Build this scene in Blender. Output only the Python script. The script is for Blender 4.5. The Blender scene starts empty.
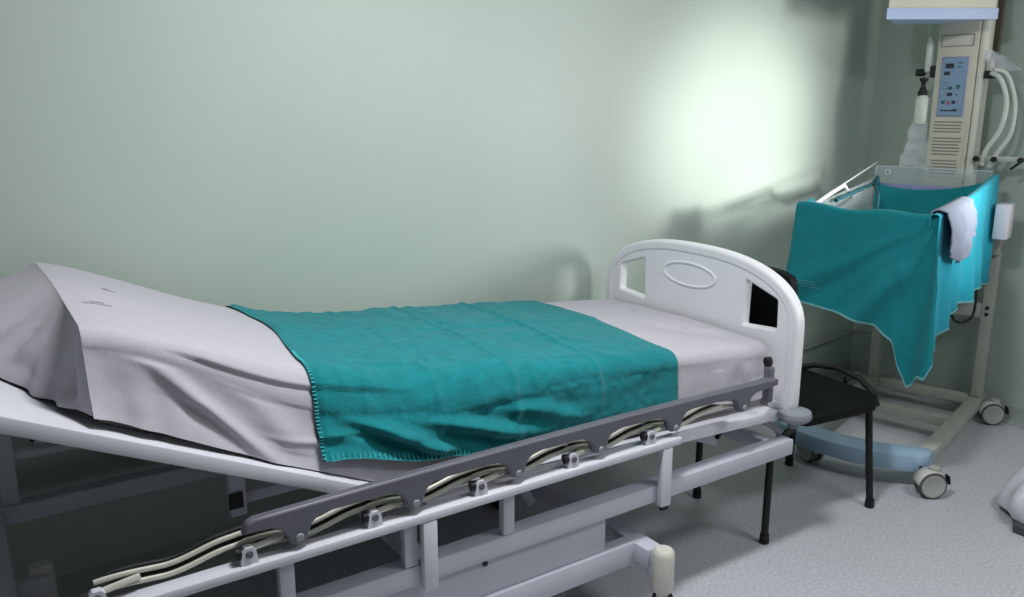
import bpy, bmesh, math, random
from mathutils import Vector, Matrix, noise
random.seed(7)
SC = bpy.context.scene
COL = SC.collection
PI = math.pi

# ------------------------------------------------------------------ helpers
def sm(a, b, x):
    t = max(0.0, min(1.0, (x - a) / (b - a))) if b != a else float(x > a)
    return t * t * (3 - 2 * t)

def lerp(a, b, t): return a + (b - a) * t

def interp(tab, x):
    if x <= tab[0][0]: return tab[0][1]
    for (x0, y0), (x1, y1) in zip(tab, tab[1:]):
        if x <= x1: return lerp(y0, y1, (x - x0) / (x1 - x0))
    return tab[-1][1]

def smooth_interp(tab, x, w=0.07):
    return sum(interp(tab, x + w * k / 3.0) for k in range(-3, 4)) / 7.0

def nz(x, y, z=0.0): return noise.noise(Vector((x, y, z)))

class MB:
    """collects shapes into one bmesh, then links them as ONE mesh object"""
    def __init__(self): self.bm = bmesh.new()
    def box(self, c, s, rot=None, bevel=0.0):
        g = bmesh.ops.create_cube(self.bm, size=1.0)
        vs = g['verts']
        M = Matrix.Translation(Vector(c)) @ (rot.to_4x4() if rot else Matrix.Identity(4)) @ Matrix.Diagonal((s[0], s[1], s[2], 1))
        bmesh.ops.transform(self.bm, matrix=M, verts=vs)
        if bevel > 0:
            es = list({e for v in vs for e in v.link_edges})
            bmesh.ops.bevel(self.bm, geom=es, offset=bevel, segments=2, affect='EDGES', profile=0.5)
        return self
    def mm(self, a, b, bevel=0.0):
        a, b = Vector(a), Vector(b)
        return self.box((a + b) / 2, [abs(x) for x in (b - a)], None, bevel)
    def bar(self, p, q, w, h, up=(0, 0, 1), bevel=0.0):
        p, q = Vector(p), Vector(q)
        d = (q - p); L = d.length; x = d / L
        y = Vector(up).cross(x).normalized(); z = x.cross(y)
        R = Matrix((x, y, z)).transposed()
        return self.box((p + q) / 2, (L, w, h), R, bevel)
    def tube(self, pts, r, seg=10, caps=True, flat=1.0):
        pts = [Vector(p) for p in pts]
        rings = []
        n = len(pts)
        tot = [sum(abs((b - a).normalized()[i]) for a, b in zip(pts, pts[1:])) for i in range(3)]
        ref = Vector((.03, .05, .04)); ref[tot.index(min(tot))] = 1.0; ref.normalize()
        for i, p in enumerate(pts):
            d = (pts[min(i + 1, n - 1)] - pts[max(i - 1, 0)]).normalized()
            a = ref.cross(d).normalized(); b = d.cross(a)
            rr = r[i] if isinstance(r, (list, tuple)) else r
            rings.append([self.bm.verts.new(p + (a * math.cos(t) * flat + b * math.sin(t)) * rr)
                          for t in [2 * PI * k / seg for k in range(seg)]])
        for A, B in zip(rings, rings[1:]):
            for k in range(seg):
                self.bm.faces.new((A[k], A[(k + 1) % seg], B[(k + 1) % seg], B[k]))
        if caps:
            self.bm.faces.new(rings[0][::-1]); self.bm.faces.new(rings[-1])
        return self
    def lathe(self, prof, c=(0, 0, 0), axis=(0, 0, 1), seg=24):
        ax = Vector(axis).normalized()
        rf = Vector((1, 0, 0)) if abs(ax.x) < 0.9 else Vector((0, 1, 0))
        a = ax.cross(rf).normalized(); b = ax.cross(a); c = Vector(c)
        rings = []
        for r, h in prof:
            if r < 1e-6: rings.append([self.bm.verts.new(c + ax * h)])
            else: rings.append([self.bm.verts.new(c + ax * h + (a * math.cos(t) + b * math.sin(t)) * r)
                                for t in [2 * PI * k / seg for k in range(seg)]])
        for A, B in zip(rings, rings[1:]):
            for k in range(seg):
                k2 = (k + 1) % seg
                if len(A) == 1 and len(B) == 1: continue
                if len(A) == 1: self.bm.faces.new((A[0], B[k2], B[k]))
                elif len(B) == 1: self.bm.faces.new((A[k], A[k2], B[0]))
                else: self.bm.faces.new((A[k], A[k2], B[k2], B[k]))
        return self
    def grid(self, fn, nu, nv):
        g = [[self.bm.verts.new(fn(i / nu, j / nv)) for j in range(nv + 1)] for i in range(nu + 1)]
        for i in range(nu):
            for j in range(nv):
                self.bm.faces.new((g[i][j], g[i + 1][j], g[i + 1][j + 1], g[i][j + 1]))
        return self
    def prism(self, poly, f, t0, t1):
        """poly: 2-D points; f(a, b, t) -> 3-D"""
        A = [self.bm.verts.new(f(a, b, t0)) for a, b in poly]
        B = [self.bm.verts.new(f(a, b, t1)) for a, b in poly]
        n = len(poly)
        self.bm.faces.new(A[::-1]); self.bm.faces.new(B)
        for i in range(n): self.bm.faces.new((A[i], A[(i + 1) % n], B[(i + 1) % n], B[i]))
        return self
    def build(self, name, mat, parent=None, smooth=True, ang=40, weld=True, thick=0, sub=0):
        bm = self.bm
        if weld: bmesh.ops.remove_doubles(bm, verts=bm.verts, dist=1e-5)
        bmesh.ops.recalc_face_normals(bm, faces=bm.faces)
        me = bpy.data.meshes.new(name); bm.to_mesh(me); bm.free()
        return link(name, me, mat, parent, smooth, ang, thick, sub)

def link(name, me, mat, parent=None, smooth=True, ang=40, thick=0, sub=0):
    o = bpy.data.objects.new(name, me); COL.objects.link(o)
    me.materials.clear(); me.materials.append(mat)
    if smooth:
        for p in me.polygons: p.use_smooth = True
        try: me.set_sharp_from_angle(angle=math.radians(ang))
        except Exception: pass
    if thick:
        m = o.modifiers.new('solid', 'SOLIDIFY'); m.thickness = thick; m.offset = -1
    if sub:
        m = o.modifiers.new('sub', 'SUBSURF'); m.levels = sub; m.render_levels = sub
    if parent: attach(o, parent)
    return o

def attach(o, parent):
    o.parent = parent
    o.matrix_parent_inverse = world(parent).inverted()

def world(o):
    loc = Matrix.Translation(o.location) @ o.rotation_euler.to_matrix().to_4x4()
    if o.parent: return world(o.parent) @ o.matrix_parent_inverse @ loc
    return loc

def tag(o, label, cat, group=None):
    o['label'] = label; o['category'] = cat
    if group: o['group'] = group
    return o

def thing(name, label, cat, loc=(0, 0, 0), group=None):
    o = bpy.data.objects.new(name, None); COL.objects.link(o)
    o.location = loc; o.empty_display_size = 0.1
    return tag(o, label, cat, group)

def struct(o):
    o['kind'] = 'structure'; return o

# ------------------------------------------------------------------ materials
def lin(c):
    return tuple(((v / 255) / 12.92 if v / 255 <= 0.04045 else ((v / 255 + 0.055) / 1.055) ** 2.4) for v in c)

def material(name, rgb, rough=0.5, metal=0.0, var=0.0, vscale=6.0, bump=0.0, bscale=200.0, spec=0.5, sheen=0.0, coat=0.0, trans=0.0, alpha=1.0):
    m = bpy.data.materials.new(name); m.use_nodes = True
    nt = m.node_tree; N = nt.nodes; Lk = nt.links
    b = N['Principled BSDF']
    c = lin(rgb)
    b.inputs['Base Color'].default_value = (*c, 1)
    b.inputs['Roughness'].default_value = rough
    b.inputs['Metallic'].default_value = metal
    b.inputs['Specular IOR Level'].default_value = spec
    b.inputs['Sheen Weight'].default_value = sheen
    b.inputs['Coat Weight'].default_value = coat
    b.inputs['Transmission Weight'].default_value = trans
    b.inputs['Alpha'].default_value = alpha
    tc = N.new('ShaderNodeTexCoord')
    if var > 0:
        t = N.new('ShaderNodeTexNoise'); t.inputs['Scale'].default_value = vscale; t.inputs['Detail'].default_value = 5
        Lk.new(tc.outputs['Object'], t.inputs['Vector'])
        r = N.new('ShaderNodeValToRGB')
        r.color_ramp.elements[0].position = 0.3; r.color_ramp.elements[1].position = 0.7
        r.color_ramp.elements[0].color = (*[x * (1 - var) for x in c], 1)
        r.color_ramp.elements[1].color = (*[min(1, x * (1 + var)) for x in c], 1)
        Lk.new(t.outputs['Fac'], r.inputs['Fac']); Lk.new(r.outputs['Color'], b.inputs['Base Color'])
    if bump > 0:
        t = N.new('ShaderNodeTexNoise'); t.inputs['Scale'].default_value = bscale; t.inputs['Detail'].default_value = 3
        Lk.new(tc.outputs['Object'], t.inputs['Vector'])
        bp = N.new('ShaderNodeBump'); bp.inputs['Strength'].default_value = bump; bp.inputs['Distance'].default_value = 0.002
        Lk.new(t.outputs['Fac'], bp.inputs['Height']); Lk.new(bp.outputs['Normal'], b.inputs['Normal'])
    return m

def floor_material():
    m = material('floor_vinyl', (166, 168, 174), 0.42, bump=0.03, bscale=120)
    nt = m.node_tree; N = nt.nodes; Lk = nt.links; b = N['Principled BSDF']
    tc = N.new('ShaderNodeTexCoord')
    v = N.new('ShaderNodeTexNoise'); v.inputs['Scale'].default_value = 95; v.inputs['Detail'].default_value = 4; v.inputs['Roughness'].default_value = .7
    w = N.new('ShaderNodeTexNoise'); w.inputs['Scale'].default_value = 2.2; w.inputs['Detail'].default_value = 4
    Lk.new(tc.outputs['Object'], v.inputs['Vector']); Lk.new(tc.outputs['Object'], w.inputs['Vector'])
    r = N.new('ShaderNodeValToRGB')
    r.color_ramp.elements[0].position = .32; r.color_ramp.elements[0].color = (*lin((176, 177, 183)), 1)
    r.color_ramp.elements[1].position = .62; r.color_ramp.elements[1].color = (*lin((212, 212, 216)), 1)
    Lk.new(v.outputs['Fac'], r.inputs['Fac'])
    mx = N.new('ShaderNodeMix'); mx.data_type = 'RGBA'; mx.blend_type = 'MULTIPLY'; mx.inputs['Factor'].default_value = .35
    Lk.new(r.outputs['Color'], mx.inputs['A']); Lk.new(w.outputs['Color'], mx.inputs['B'])
    r2 = N.new('ShaderNodeValToRGB'); r2.color_ramp.elements[0].color = (.75, .75, .77, 1); r2.color_ramp.elements[1].color = (1, 1, 1, 1)
    Lk.new(w.outputs['Fac'], r2.inputs['Fac']); Lk.new(r2.outputs['Color'], mx.inputs['B'])
    Lk.new(mx.outputs['Result'], b.inputs['Base Color'])
    return m

def cloth_material(name, rgb, weave=420.0, var=0.12, rough=0.9, strength=0.25, fuzz=0.15):
    m = material(name, rgb, rough, spec=0.2, sheen=fuzz)
    nt = m.node_tree; N = nt.nodes; Lk = nt.links; b = N['Principled BSDF']
    tc = N.new('ShaderNodeTexCoord')
    t = N.new('ShaderNodeTexNoise'); t.inputs['Scale'].default_value = 26; t.inputs['Detail'].default_value = 8; t.inputs['Roughness'].default_value = .7
    Lk.new(tc.outputs['Object'], t.inputs['Vector'])
    c = lin(rgb)
    r = N.new('ShaderNodeValToRGB'); r.color_ramp.elements[0].position = .3; r.color_ramp.elements[1].position = .7
    r.color_ramp.elements[0].color = (*[x * (1 - var) for x in c], 1); r.color_ramp.elements[1].color = (*[min(1, x * (1 + var)) for x in c], 1)
    Lk.new(t.outputs['Fac'], r.inputs['Fac']); Lk.new(r.outputs['Color'], b.inputs['Base Color'])
    w = N.new('ShaderNodeTexNoise'); w.inputs['Scale'].default_value = weave; w.inputs['Detail'].default_value = 2
    Lk.new(tc.outputs['Object'], w.inputs['Vector'])
    k = N.new('ShaderNodeTexNoise'); k.inputs['Scale'].default_value = 34; k.inputs['Detail'].default_value = 6; k.inputs['Distortion'].default_value = .8
    Lk.new(tc.outputs['Object'], k.inputs['Vector'])
    ad = N.new('ShaderNodeMath'); ad.operation = 'MULTIPLY_ADD'; ad.inputs[1].default_value = .25
    Lk.new(w.outputs['Fac'], ad.inputs[0]); Lk.new(k.outputs['Fac'], ad.inputs[2])
    bp = N.new('ShaderNodeBump'); bp.inputs['Strength'].default_value = strength; bp.inputs['Distance'].default_value = 0.006
    Lk.new(ad.outputs['Value'], bp.inputs['Height']); Lk.new(bp.outputs['Normal'], b.inputs['Normal'])
    return m

def clear_material(name, tint, fac, rough=0.1):
    m = bpy.data.materials.new(name); m.use_nodes = True
    nt = m.node_tree; N = nt.nodes; Lk = nt.links
    b = N['Principled BSDF']; b.inputs['Base Color'].default_value = (*lin(tint), 1); b.inputs['Roughness'].default_value = rough
    t = N.new('ShaderNodeBsdfTransparent'); t.inputs['Color'].default_value = (.96, .98, .98, 1)
    mix = N.new('ShaderNodeMixShader'); mix.inputs['Fac'].default_value = fac
    Lk.new(t.outputs['BSDF'], mix.inputs[1]); Lk.new(b.outputs['BSDF'], mix.inputs[2])
    Lk.new(mix.outputs['Shader'], N['Material Output'].inputs['Surface'])
    return m

M = dict(
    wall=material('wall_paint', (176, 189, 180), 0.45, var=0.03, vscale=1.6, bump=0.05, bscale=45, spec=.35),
    ceiling=material('ceiling_paint', (205, 208, 204), 0.8),
    floor=floor_material(),
    wall2=material('low_bounce_wall', (120, 130, 124), 0.5, var=.03, vscale=1.6),  # unseen walls, darkened to cut the light they bounce back
    coving=material('vinyl_coving', (160, 168, 166), 0.5, var=.05),
    white=material('white_enamel', (214, 214, 222), 0.35, var=.03, vscale=9, spec=.5),
    frame=material('grey_white_enamel', (196, 197, 208), 0.4, var=.04, vscale=7),
    plastic=material('moulded_white_plastic', (226, 226, 230), 0.42, var=.015, vscale=8),
    ivory=material('ivory_plastic', (216, 214, 202), 0.4),
    grey=material('slate_grey_plastic', (98, 98, 108), 0.45, var=.05, vscale=14),
    bumper=material('pale_grey_rubber', (140, 144, 152), 0.5),
    chrome=material('dull_steel', (206, 205, 192), 0.35, metal=0.25, var=.08, vscale=20),
    dark=material('black_rubber', (13, 14, 16), 0.6),
    black=material('black_vinyl', (12, 13, 15), 0.65, bump=.25, bscale=160, spec=.2),
    sheet=cloth_material('white_cotton', (184, 181, 189), 500, .03, .95, .2, .1),
    mattress=material('mattress_cover', (190, 194, 188), .7, var=.05),
    teal=cloth_material('teal_cotton', (22, 124, 130), 420, .16, .95, .5, .12),
    teal_dark=cloth_material('teal_drape_cotton', (24, 124, 132), 420, .08, .95, .22, .1),
    teal_lit=cloth_material('teal_lit_cotton', (34, 150, 172), 420, .08, .95, .22, .1),  # lit copy of the teal: lamplight on the right drape put into the colour
    stitch=material('teal_thread', (66, 172, 176), .9),
    print_teal=material('faded_teal_print', (84, 160, 166), .9),
    tyre=material('tyre_grey', (88, 88, 88), .6),
    cover=material('caster_cover', (206, 206, 202), .45),
    hem=cloth_material('pale_hem_cotton', (110, 170, 176), 420, .08, .95, .2, .1),
    cord=material('dark_teal_cord', (14, 78, 88), .9),
    towel=cloth_material('pale_grey_cotton', (128, 136, 154), 300, .05, .95, .3, .1),
    cream=material('cream_enamel', (192, 188, 174), .42, var=.03, vscale=8),
    creamw=material('warm_grey_enamel', (182, 184, 174), .45, var=.05, vscale=8),
    lblue=material('light_blue_plastic', (158, 186, 208), .4, var=.03),
    hoodblue=material('periwinkle_trim', (164, 178, 212), .4),
    panel=material('panel_blue', (124, 150, 178), .4),
    panel_edge=material('panel_edge_violet', (128, 134, 176), .4),
    ink=material('dark_ink', (30, 38, 46), .5),
    inkgrey=material('grey_ink', (126, 124, 116), .6),
    green=material('green_button', (28, 96, 92), .5),
    red=material('red_button', (150, 84, 96), .5),
    plexi=clear_material('clear_acrylic', (214, 226, 232), .16, .08),
    plexi_edge=clear_material('acrylic_edge', (206, 216, 226), .6, .15),
    film=clear_material('clear_film', (220, 222, 232), .42, .25),
    tubing=clear_material('milky_tubing', (216, 222, 214), .8, .3),
    pale=material('pale_plastic', (214, 208, 216), .45),
    bag=material('white_polythene', (206, 205, 212), .4, var=.04, bump=.3, bscale=24, sheen=.1),
    board=material('dark_grey_board', (70, 72, 76), .6),
    boardtop=material('grey_board', (128, 129, 134), .6),
    conduit=material('brown_conduit', (116, 108, 96), .5),
    cable=material('beige_cable', (168, 172, 164), .6),
    stamp=material('faded_stamp', (172, 171, 180), .9),
    spoke=material('wheel_grey', (176, 178, 172), .5),
)

# ------------------------------------------------------------------ room shell
XW0, XW1, YW0, YW1, ZC = -1.7, 4.295, -2.1, 2.83, 2.75
def slab(name, a, b, mat):
    return struct(MB().mm(a, b).build(name, mat, smooth=False))
slab('floor', (XW0 - .1, YW0 - .1, -.1), (XW1 + .1, YW1 + .1, 0), M['floor'])
slab('ceiling', (XW0 - .1, YW0 - .1, ZC), (XW1 + .1, YW1 + .1, ZC + .1), M['ceiling'])
slab('wall_left', (XW0 - .1, YW1, 0), (XW1 + .1, YW1 + .1, ZC), M['wall'])
slab('wall_back', (XW1, YW0, 0), (XW1 + .1, YW1, ZC), M['wall'])
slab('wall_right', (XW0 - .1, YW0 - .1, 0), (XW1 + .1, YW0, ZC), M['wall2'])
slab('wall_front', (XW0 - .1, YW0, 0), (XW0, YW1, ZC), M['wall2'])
def skirting(name, a, b, nrm):
    a, b, n = Vector(a), Vector(b), Vector(nrm)
    pr = [(0, .085), (.004, .085), (.006, .04), (.012, .015), (.03, .002), (.03, 0), (0, 0)]
    d = b - a
    mb = MB(); mb.prism(pr, lambda p, q, t: a + d * t + n * (p + .0005) + Vector((0, 0, q + .0005)), 0, 1)
    return struct(mb.build(name, M['coving'], ang=30))
skirting('baseboard_left', (XW0, YW1, 0), (XW1, YW1, 0), (0, -1, 0))
skirting('baseboard_back', (XW1, YW0, 0), (XW1, YW1 - .032, 0), (-1, 0, 0))
struct(MB().mm((XW1 - .022, 2.19, 1.80), (XW1 - .001, 2.225, ZC)).build('trim_1', M['conduit'], smooth=False))

# ------------------------------------------------------------------ hospital bed
YN, YF = 1.765, 2.705            # near and far frame sides
bed = thing('hospital_bed', 'white adjustable hospital bed with raised head end and folded grey side rail', 'bed', (1.2, 2.235, 0))
W, F = M['white'], M['frame']
def part(mb, name, mat, parent=bed, **k): return mb.build(name, mat, parent, **k)

# deck boards
H0, H1 = (-.12, 1.072), (.93, .585)
def deck_board(p, q, name, y0=1.79, y1=2.70):
    d = Vector((q[0] - p[0], 0, q[1] - p[1])); L = d.length; x = d.normalized(); n = Vector((-x.z, 0, x.x))
    A = Vector((p[0], 0, p[1])); th = .034
    c = A + d / 2 - n * th / 2; c.y = (y0 + y1) / 2
    R = Matrix((x, Vector((0, 1, 0)), n)).transposed()
    return part(MB().box(c, (L, y1 - y0, th), R, .004), name, W, ang=30)
deck_board(H0, H1, 'backrest_deck', 1.775, 2.70)
deck_board((.945, .585), (2.335, .517), 'leg_deck', 1.79)
# main frame
for y, nm in ((YN, 'near'), (YF, 'far')):
    part(MB().mm((.0, y - .028, .368), (2.355, y + .028, .424), .005), 'frame_beam', F, ang=30)
for x in (.02, .93, 2.288):
    part(MB().mm((x - .02, YN + .03, .372), (x + .02, YF - .03, .420), .004), 'cross_beam', F, ang=30)
part(MB().tube([(.9, 1.96, .46), (2.2, 1.96, .46)], .022), 'torsion_tube', F)
part(MB().tube([(.95, 2.5, .45), (2.2, 2.5, .45)], .02), 'torsion_tube', F)
# backrest head supports
for y in (YF - .0,):
    part(MB().mm((.045, y - .02, .425), (.09, y + .02, .89), .004), 'backrest_support', F, ang=30)
part(MB().mm((.505, 1.985, .56), (.545, 2.015, .735), .004), 'lift_arm', F, ang=30)
part(MB().mm((.53, 2.015, .575), (.93, 2.045, .605), .004), 'lift_arm', F, ang=30)
part(MB().bar((.68, 2.02, .44), (1.0, 2.02, .55), .03, .03, bevel=.003), 'lift_arm', F, ang=30)
part(MB().bar((1.35, 1.9, .40), (1.25, 1.9, .55), .03, .03, bevel=.003), 'lift_arm', F, ang=30)
part(MB().bar((1.93, 1.88, .505), (2.12, 1.88, .432), .02, .045, bevel=.003), 'lift_arm', F, ang=30)
part(MB().tube([(2.12, 1.87, .45), (2.12, 1.95, .45)], .018).tube([(2.14, 1.9, .44), (2.19, 1.92, .49)], .012), 'pivot_joint', M['dark'])
part(MB().mm((.500, 1.978, .585), (.535, 1.984, .625)), 'end_cap', M['dark'])
hose = [(2.28, 1.9, .50), (2.30, 1.86, .475), (2.34, 1.82, .45), (2.355, 1.79, .428)]
part(MB().tube(hose, .012), 'end_bracket', W)

# base
part(MB().mm((.10, YN - .02, .178), (1.66, YN + .03, .252), .005), 'base_beam', F, ang=30)
part(MB().mm((1.0, YF - .17, .178), (1.66, YF - .12, .252), .005), 'base_beam', F, ang=30)
part(MB().mm((.30, YN - .008, .252), (1.525, YN + .01, .369), .003), 'base_cover_panel', F, ang=30)
part(MB().lathe([(0, 0), (.008, 0), (.008, .004), (0, .005)], (1.10, YN - .009, .352), (0, -1, 0), 10), 'bolt_head', M['dark'])
for x in (.02, 1.665):
    part(MB().mm((x - .03, 1.69, .19), (x + .03, 2.58, .25), .005), 'base_cross_beam', F, ang=30)
def bed_caster(x, y):
    c = part(MB().lathe([(0, .262), (.024, .262), (.031, .256), (.0335, .244), (.0335, .135), (.030, .126), (.018, .124), (.018, .10), (0, .10)], (x, y, 0)), 'caster', M['ivory'])
    part(MB().mm((x - .014, y - .03, .055), (x + .014, y + .03, .105), .006), 'fork', M['dark'], c)
    for s in (-1, 1):
        part(MB().lathe([(0, -.011), (.045, -.011), (.05, -.006), (.05, .006), (.045, .011), (0, .011)], (x + .022, y + s * .026, .0505), (0, 1, 0)), 'wheel', M['dark'], c)
    return c
for x in (.115, 1.668):
    for y in (1.655, 2.605):
        bed_caster(x, y)
        part(MB().box((x - (.0 if x > 1 else .045), y + (.045 if y < 2 else -.045), .2), (.036 if x > 1 else .12, .03, .09), None, .004), 'caster_mount', F, ang=30)

# low white side bar, both sides, with its posts
def low_bar(y, post_dir):
    o = part(MB().mm((.02, y - .025, .548), (1.785, y + .025, .572), .006), 'side_bar', W, ang=30)
    return o
low_bar(1.738, 1)
low_bar(2.732, -1)
for x, b, dy in ((.555, .425, .03), (.872, .425, .025), (1.167, .425, .025)):
    part(MB().mm((x - .018, 1.738, b), (x + .018, 1.763, .548), .003), 'bar_post', F, ang=30)
    part(MB().mm((x - .018, 2.707, b), (x + .018, 2.732, .548), .003), 'bar_post', F, ang=30)
for x in (.915, 1.728):
    part(MB().mm((x - .020, 1.714, .358), (x + .020, 1.736, .548), .003), 'bar_post', W, ang=30)
    part(MB().mm((x - .020, 2.734, .358), (x + .020, 2.756, .548), .003), 'bar_post', W, ang=30)
part(MB().mm((1.716, 1.717, .345), (1.740, 1.733, .358)), 'post_foot', M['dark'])

# folding side rail (near and far)
TABS = [.585, .882, 1.188, 1.472, 1.766, 2.072]
BRK = [.165, .470, .772, 1.072, 1.375, 1.667]
def side_rail(y, s):
    # s = -1: outer face towards -Y
    top = .675
    poly = []
    x0, x1 = .458, 2.195
    poly.append((x0, .642)); poly.append((x0 + .012, .668))
    for k in range(25):
        x = lerp(x0 + .03, x1 - .01, k / 24); poly.append((x, top + .009 * math.sin(PI * k / 24)))
    poly.append((x1, .667)); poly.append((x1, .643))
    for t in TABS[::-1]:
        prof = [(.08, .643), (.050, .639), (.034, .628), (.025, .610), (.021, .594), (.015, .586), (-.017, .586), (-.023, .594), (-.028, .610), (-.040, .628), (-.062, .640), (-.10, .643)]
        for dx, z in prof:
            x = t + dx
            if x0 + .01 < x < x1 - .002: poly.append((x, z + .006 * math.sin(PI * (x - x0) / (x1 - x0))))
    mb = MB(); mb.prism(poly, lambda a, b, t: Vector((a, t, b)), y - .014, y + .014)
    r = mb.build('side_rail', M['grey'], bed, ang=50)
    m = r.modifiers.new('bev', 'BEVEL'); m.width = .006; m.segments = 2; m.limit_method = 'ANGLE'
    for t in TABS:
        part(MB().lathe([(0, 0), (.011, 0), (.009, .004), (0, .005)], (t, y + s * .0145, .602), (0, s, 0), 12), 'pivot_bolt', M['bumper'], r)
    return r
def rail_arm(xb, xt, y):
    L = xt - xb
    mb = MB()
    for dz, dy in ((.0, -.004), (.0185, .006)):
        pts = []
        for k in range(33):
            t = k / 32
            z = .590 + dz + .026 * sm(.30, .62, t) - .006 * sm(.0, .3, t) + .004 * math.sin(t * 9)
            pts.append((xb + L * t, y + dy, z - .014 * sm(.75, 1, t)))
        mb.tube(pts, .0060, 8)
    return mb
def rail_brackets(y, ya):
    for xb, xt in zip(BRK, TABS):
        part(rail_arm(xb, xt + .01, ya), 'rail_arm', M['chrome'])
        part(rail_arm(xb + .03, xt - .03, ya + (.018 if y < 2 else -.018)), 'rail_link', M['dark'])
        br = MB()
        br.prism([(-.020, .5725), (.020, .5725), (.015, .604), (.008, .612), (-.008, .612), (-.015, .604)], lambda a, b, t: Vector((xb + a, t, b)), y - .009, y + .009)
        b = part(br, 'pivot_bracket', W, ang=30)
        part(MB().lathe([(0, 0), (.009, 0), (.008, .004), (0, .005)], (xb, y - .009, .597), (0, -1, 0), 10), 'pivot_bolt', M['grey'], b)
        part(MB().tube([(xb + .01, y + .01, .600), (xb + .05, y + .016, .602), (xb + .085, y + .022, .603)], .0075, 8), 'pivot_rod', M['chrome'], b)
        part(MB().tube([(xb - .026, y + .006, .598), (xb - .014, y + .004, .598)], .014, 10), 'pivot_cap', M['dark'], b)
side_rail(1.738, -1); rail_brackets(1.733, 1.764)
side_rail(2.736, 1); rail_brackets(2.741, 2.715)

# rail lock post beside the footboard
lp = part(MB().mm((2.225, 1.756, .575), (2.252, 1.784, .70), .005).mm((2.19, 1.730, .645), (2.24, 1.77, .667), .003), 'rail_lock_post', M['grey'], ang=30)
part(MB().lathe([(0, -.014), (.013, -.014), (.017, 0), (.013, .014), (0, .014)], (2.24, 1.779, .715), (0, .2, 1), 12), 'lock_knob', M['dark'], lp)
part(MB().tube([(2.245, 1.79, .70), (2.262, 1.79, .64), (2.255, 1.79, .58)], .007), 'lock_cable', M['dark'], lp)

# footboard: moulded panel with two hand slots and a raised oval
FX, FYC = 2.37, 2.250
def fb_outline(s=0.0):
    hw, zb, n = .497 - s, .502 + s, 2.45
    right = [(hw - .03, zb), (hw - .012, zb + .004), (hw - .003, zb + .013), (hw, zb + .03), (hw, .60), (hw, .70), (hw, .79)]
    for k in range(1, 33):
        t = k / 32 * PI / 2
        right.append((hw * math.cos(t) ** (2 / n) if k < 32 else 0.0, .80 + (.238 - s) * math.sin(t) ** (2 / n)))
    return right + [(-a, b) for a, b in right[-2::-1]]
def chaikin(p, n=2):
    for _ in range(n):
        q = []
        for i in range(len(p)):
            a, b = p[i], p[(i + 1) % len(p)]
            q += [(a[0] * .75 + b[0] * .25, a[1] * .75 + b[1] * .25), (a[0] * .25 + b[0] * .75, a[1] * .25 + b[1] * .75)]
        p = q
    return p
def round_poly(poly, r=.016, n=4):
    out = []
    m = len(poly)
    for i in range(m):
        p = Vector(poly[i]); a = Vector(poly[i - 1]); b = Vector(poly[(i + 1) % m])
        pa = p + (a - p).normalized() * r; pb = p + (b - p).normalized() * r
        for k in range(n + 1):
            t = k / n
            out.append((pa * (1 - t) ** 2 + p * 2 * t * (1 - t) + pb * t * t)[:])
    return out
SLOT = [(.255, .957), (.412, .905), (.416, .785), (.25, .772)]
def curve_mesh(splines, extrude, bevel, res=3):
    cu = bpy.data.curves.new('tmp', 'CURVE'); cu.dimensions = '2D'; cu.fill_mode = 'BOTH'
    cu.extrude = extrude; cu.bevel_depth = bevel; cu.bevel_resolution = res
    for pl in splines:
        sp = cu.splines.new('POLY'); sp.points.add(len(pl) - 1); sp.use_cyclic_u = True
        for q, (a, b) in zip(sp.points, pl): q.co = (a, b, 0, 1)
    o = bpy.data.objects.new('tmp', cu); COL.objects.link(o)
    bpy.context.view_layer.update()
    me = bpy.data.meshes.new_from_object(o.evaluated_get(bpy.context.evaluated_depsgraph_get()))
    bpy.data.objects.remove(o); bpy.data.curves.remove(cu)
    return me
slots = [round_poly(SLOT, .014, 3), round_poly([(-a, b) for a, b in SLOT][::-1], .014, 3)]
me = curve_mesh([fb_outline(.022)] + slots, .012, .008)
T = Matrix(((0, 0, 1, FX), (1, 0, 0, FYC), (0, 1, 0, 0), (0, 0, 0, 1)))
me.transform(T)
fb = link('footboard', me, M['plastic'], bed, ang=35)
me = curve_mesh([fb_outline(.012), fb_outline(.030)[::-1]], .012, .012, 4)
me.transform(T)
link('footboard_rim', me, M['plastic'], fb, ang=50)
ring = MB()
ringp = []
for k in range(49):
    t = 2 * PI * k / 48
    ringp.append((FX - .0185, FYC + .015 + .135 * math.cos(t), .918 + .044 * math.sin(t)))
ring.tube(ringp, .0065, 8, caps=False)
part(ring, 'emblem_ring', M['plastic'], fb)
part(MB().lathe([(0, .51), (.045, .51), (.056, .518), (.06, .53), (.056, .544), (.04, .55), (0, .55)], (2.37, 1.755, -.025)).lathe([(.0, .0), (.02, .0), (.02, .06), (0, .06)], (2.37, 1.755, .46)), 'corner_bumper', M['bumper'])
part(MB().lathe([(0, .51), (.045, .51), (.056, .518), (.06, .53), (.056, .544), (.04, .55), (0, .55)], (2.37, 2.71, -.025)).lathe([(.0, .0), (.02, .0), (.02, .06), (0, .06)], (2.37, 2.71, .46)), 'corner_bumper', M['bumper'])
part(MB().mm((2.345, 2.0, .43), (2.40, 2.06, .57), .004), 'footboard_bracket', F, ang=30)
part(MB().mm((2.345, 2.4, .43), (2.40, 2.46, .57), .004), 'footboard_bracket', F, ang=30)

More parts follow.
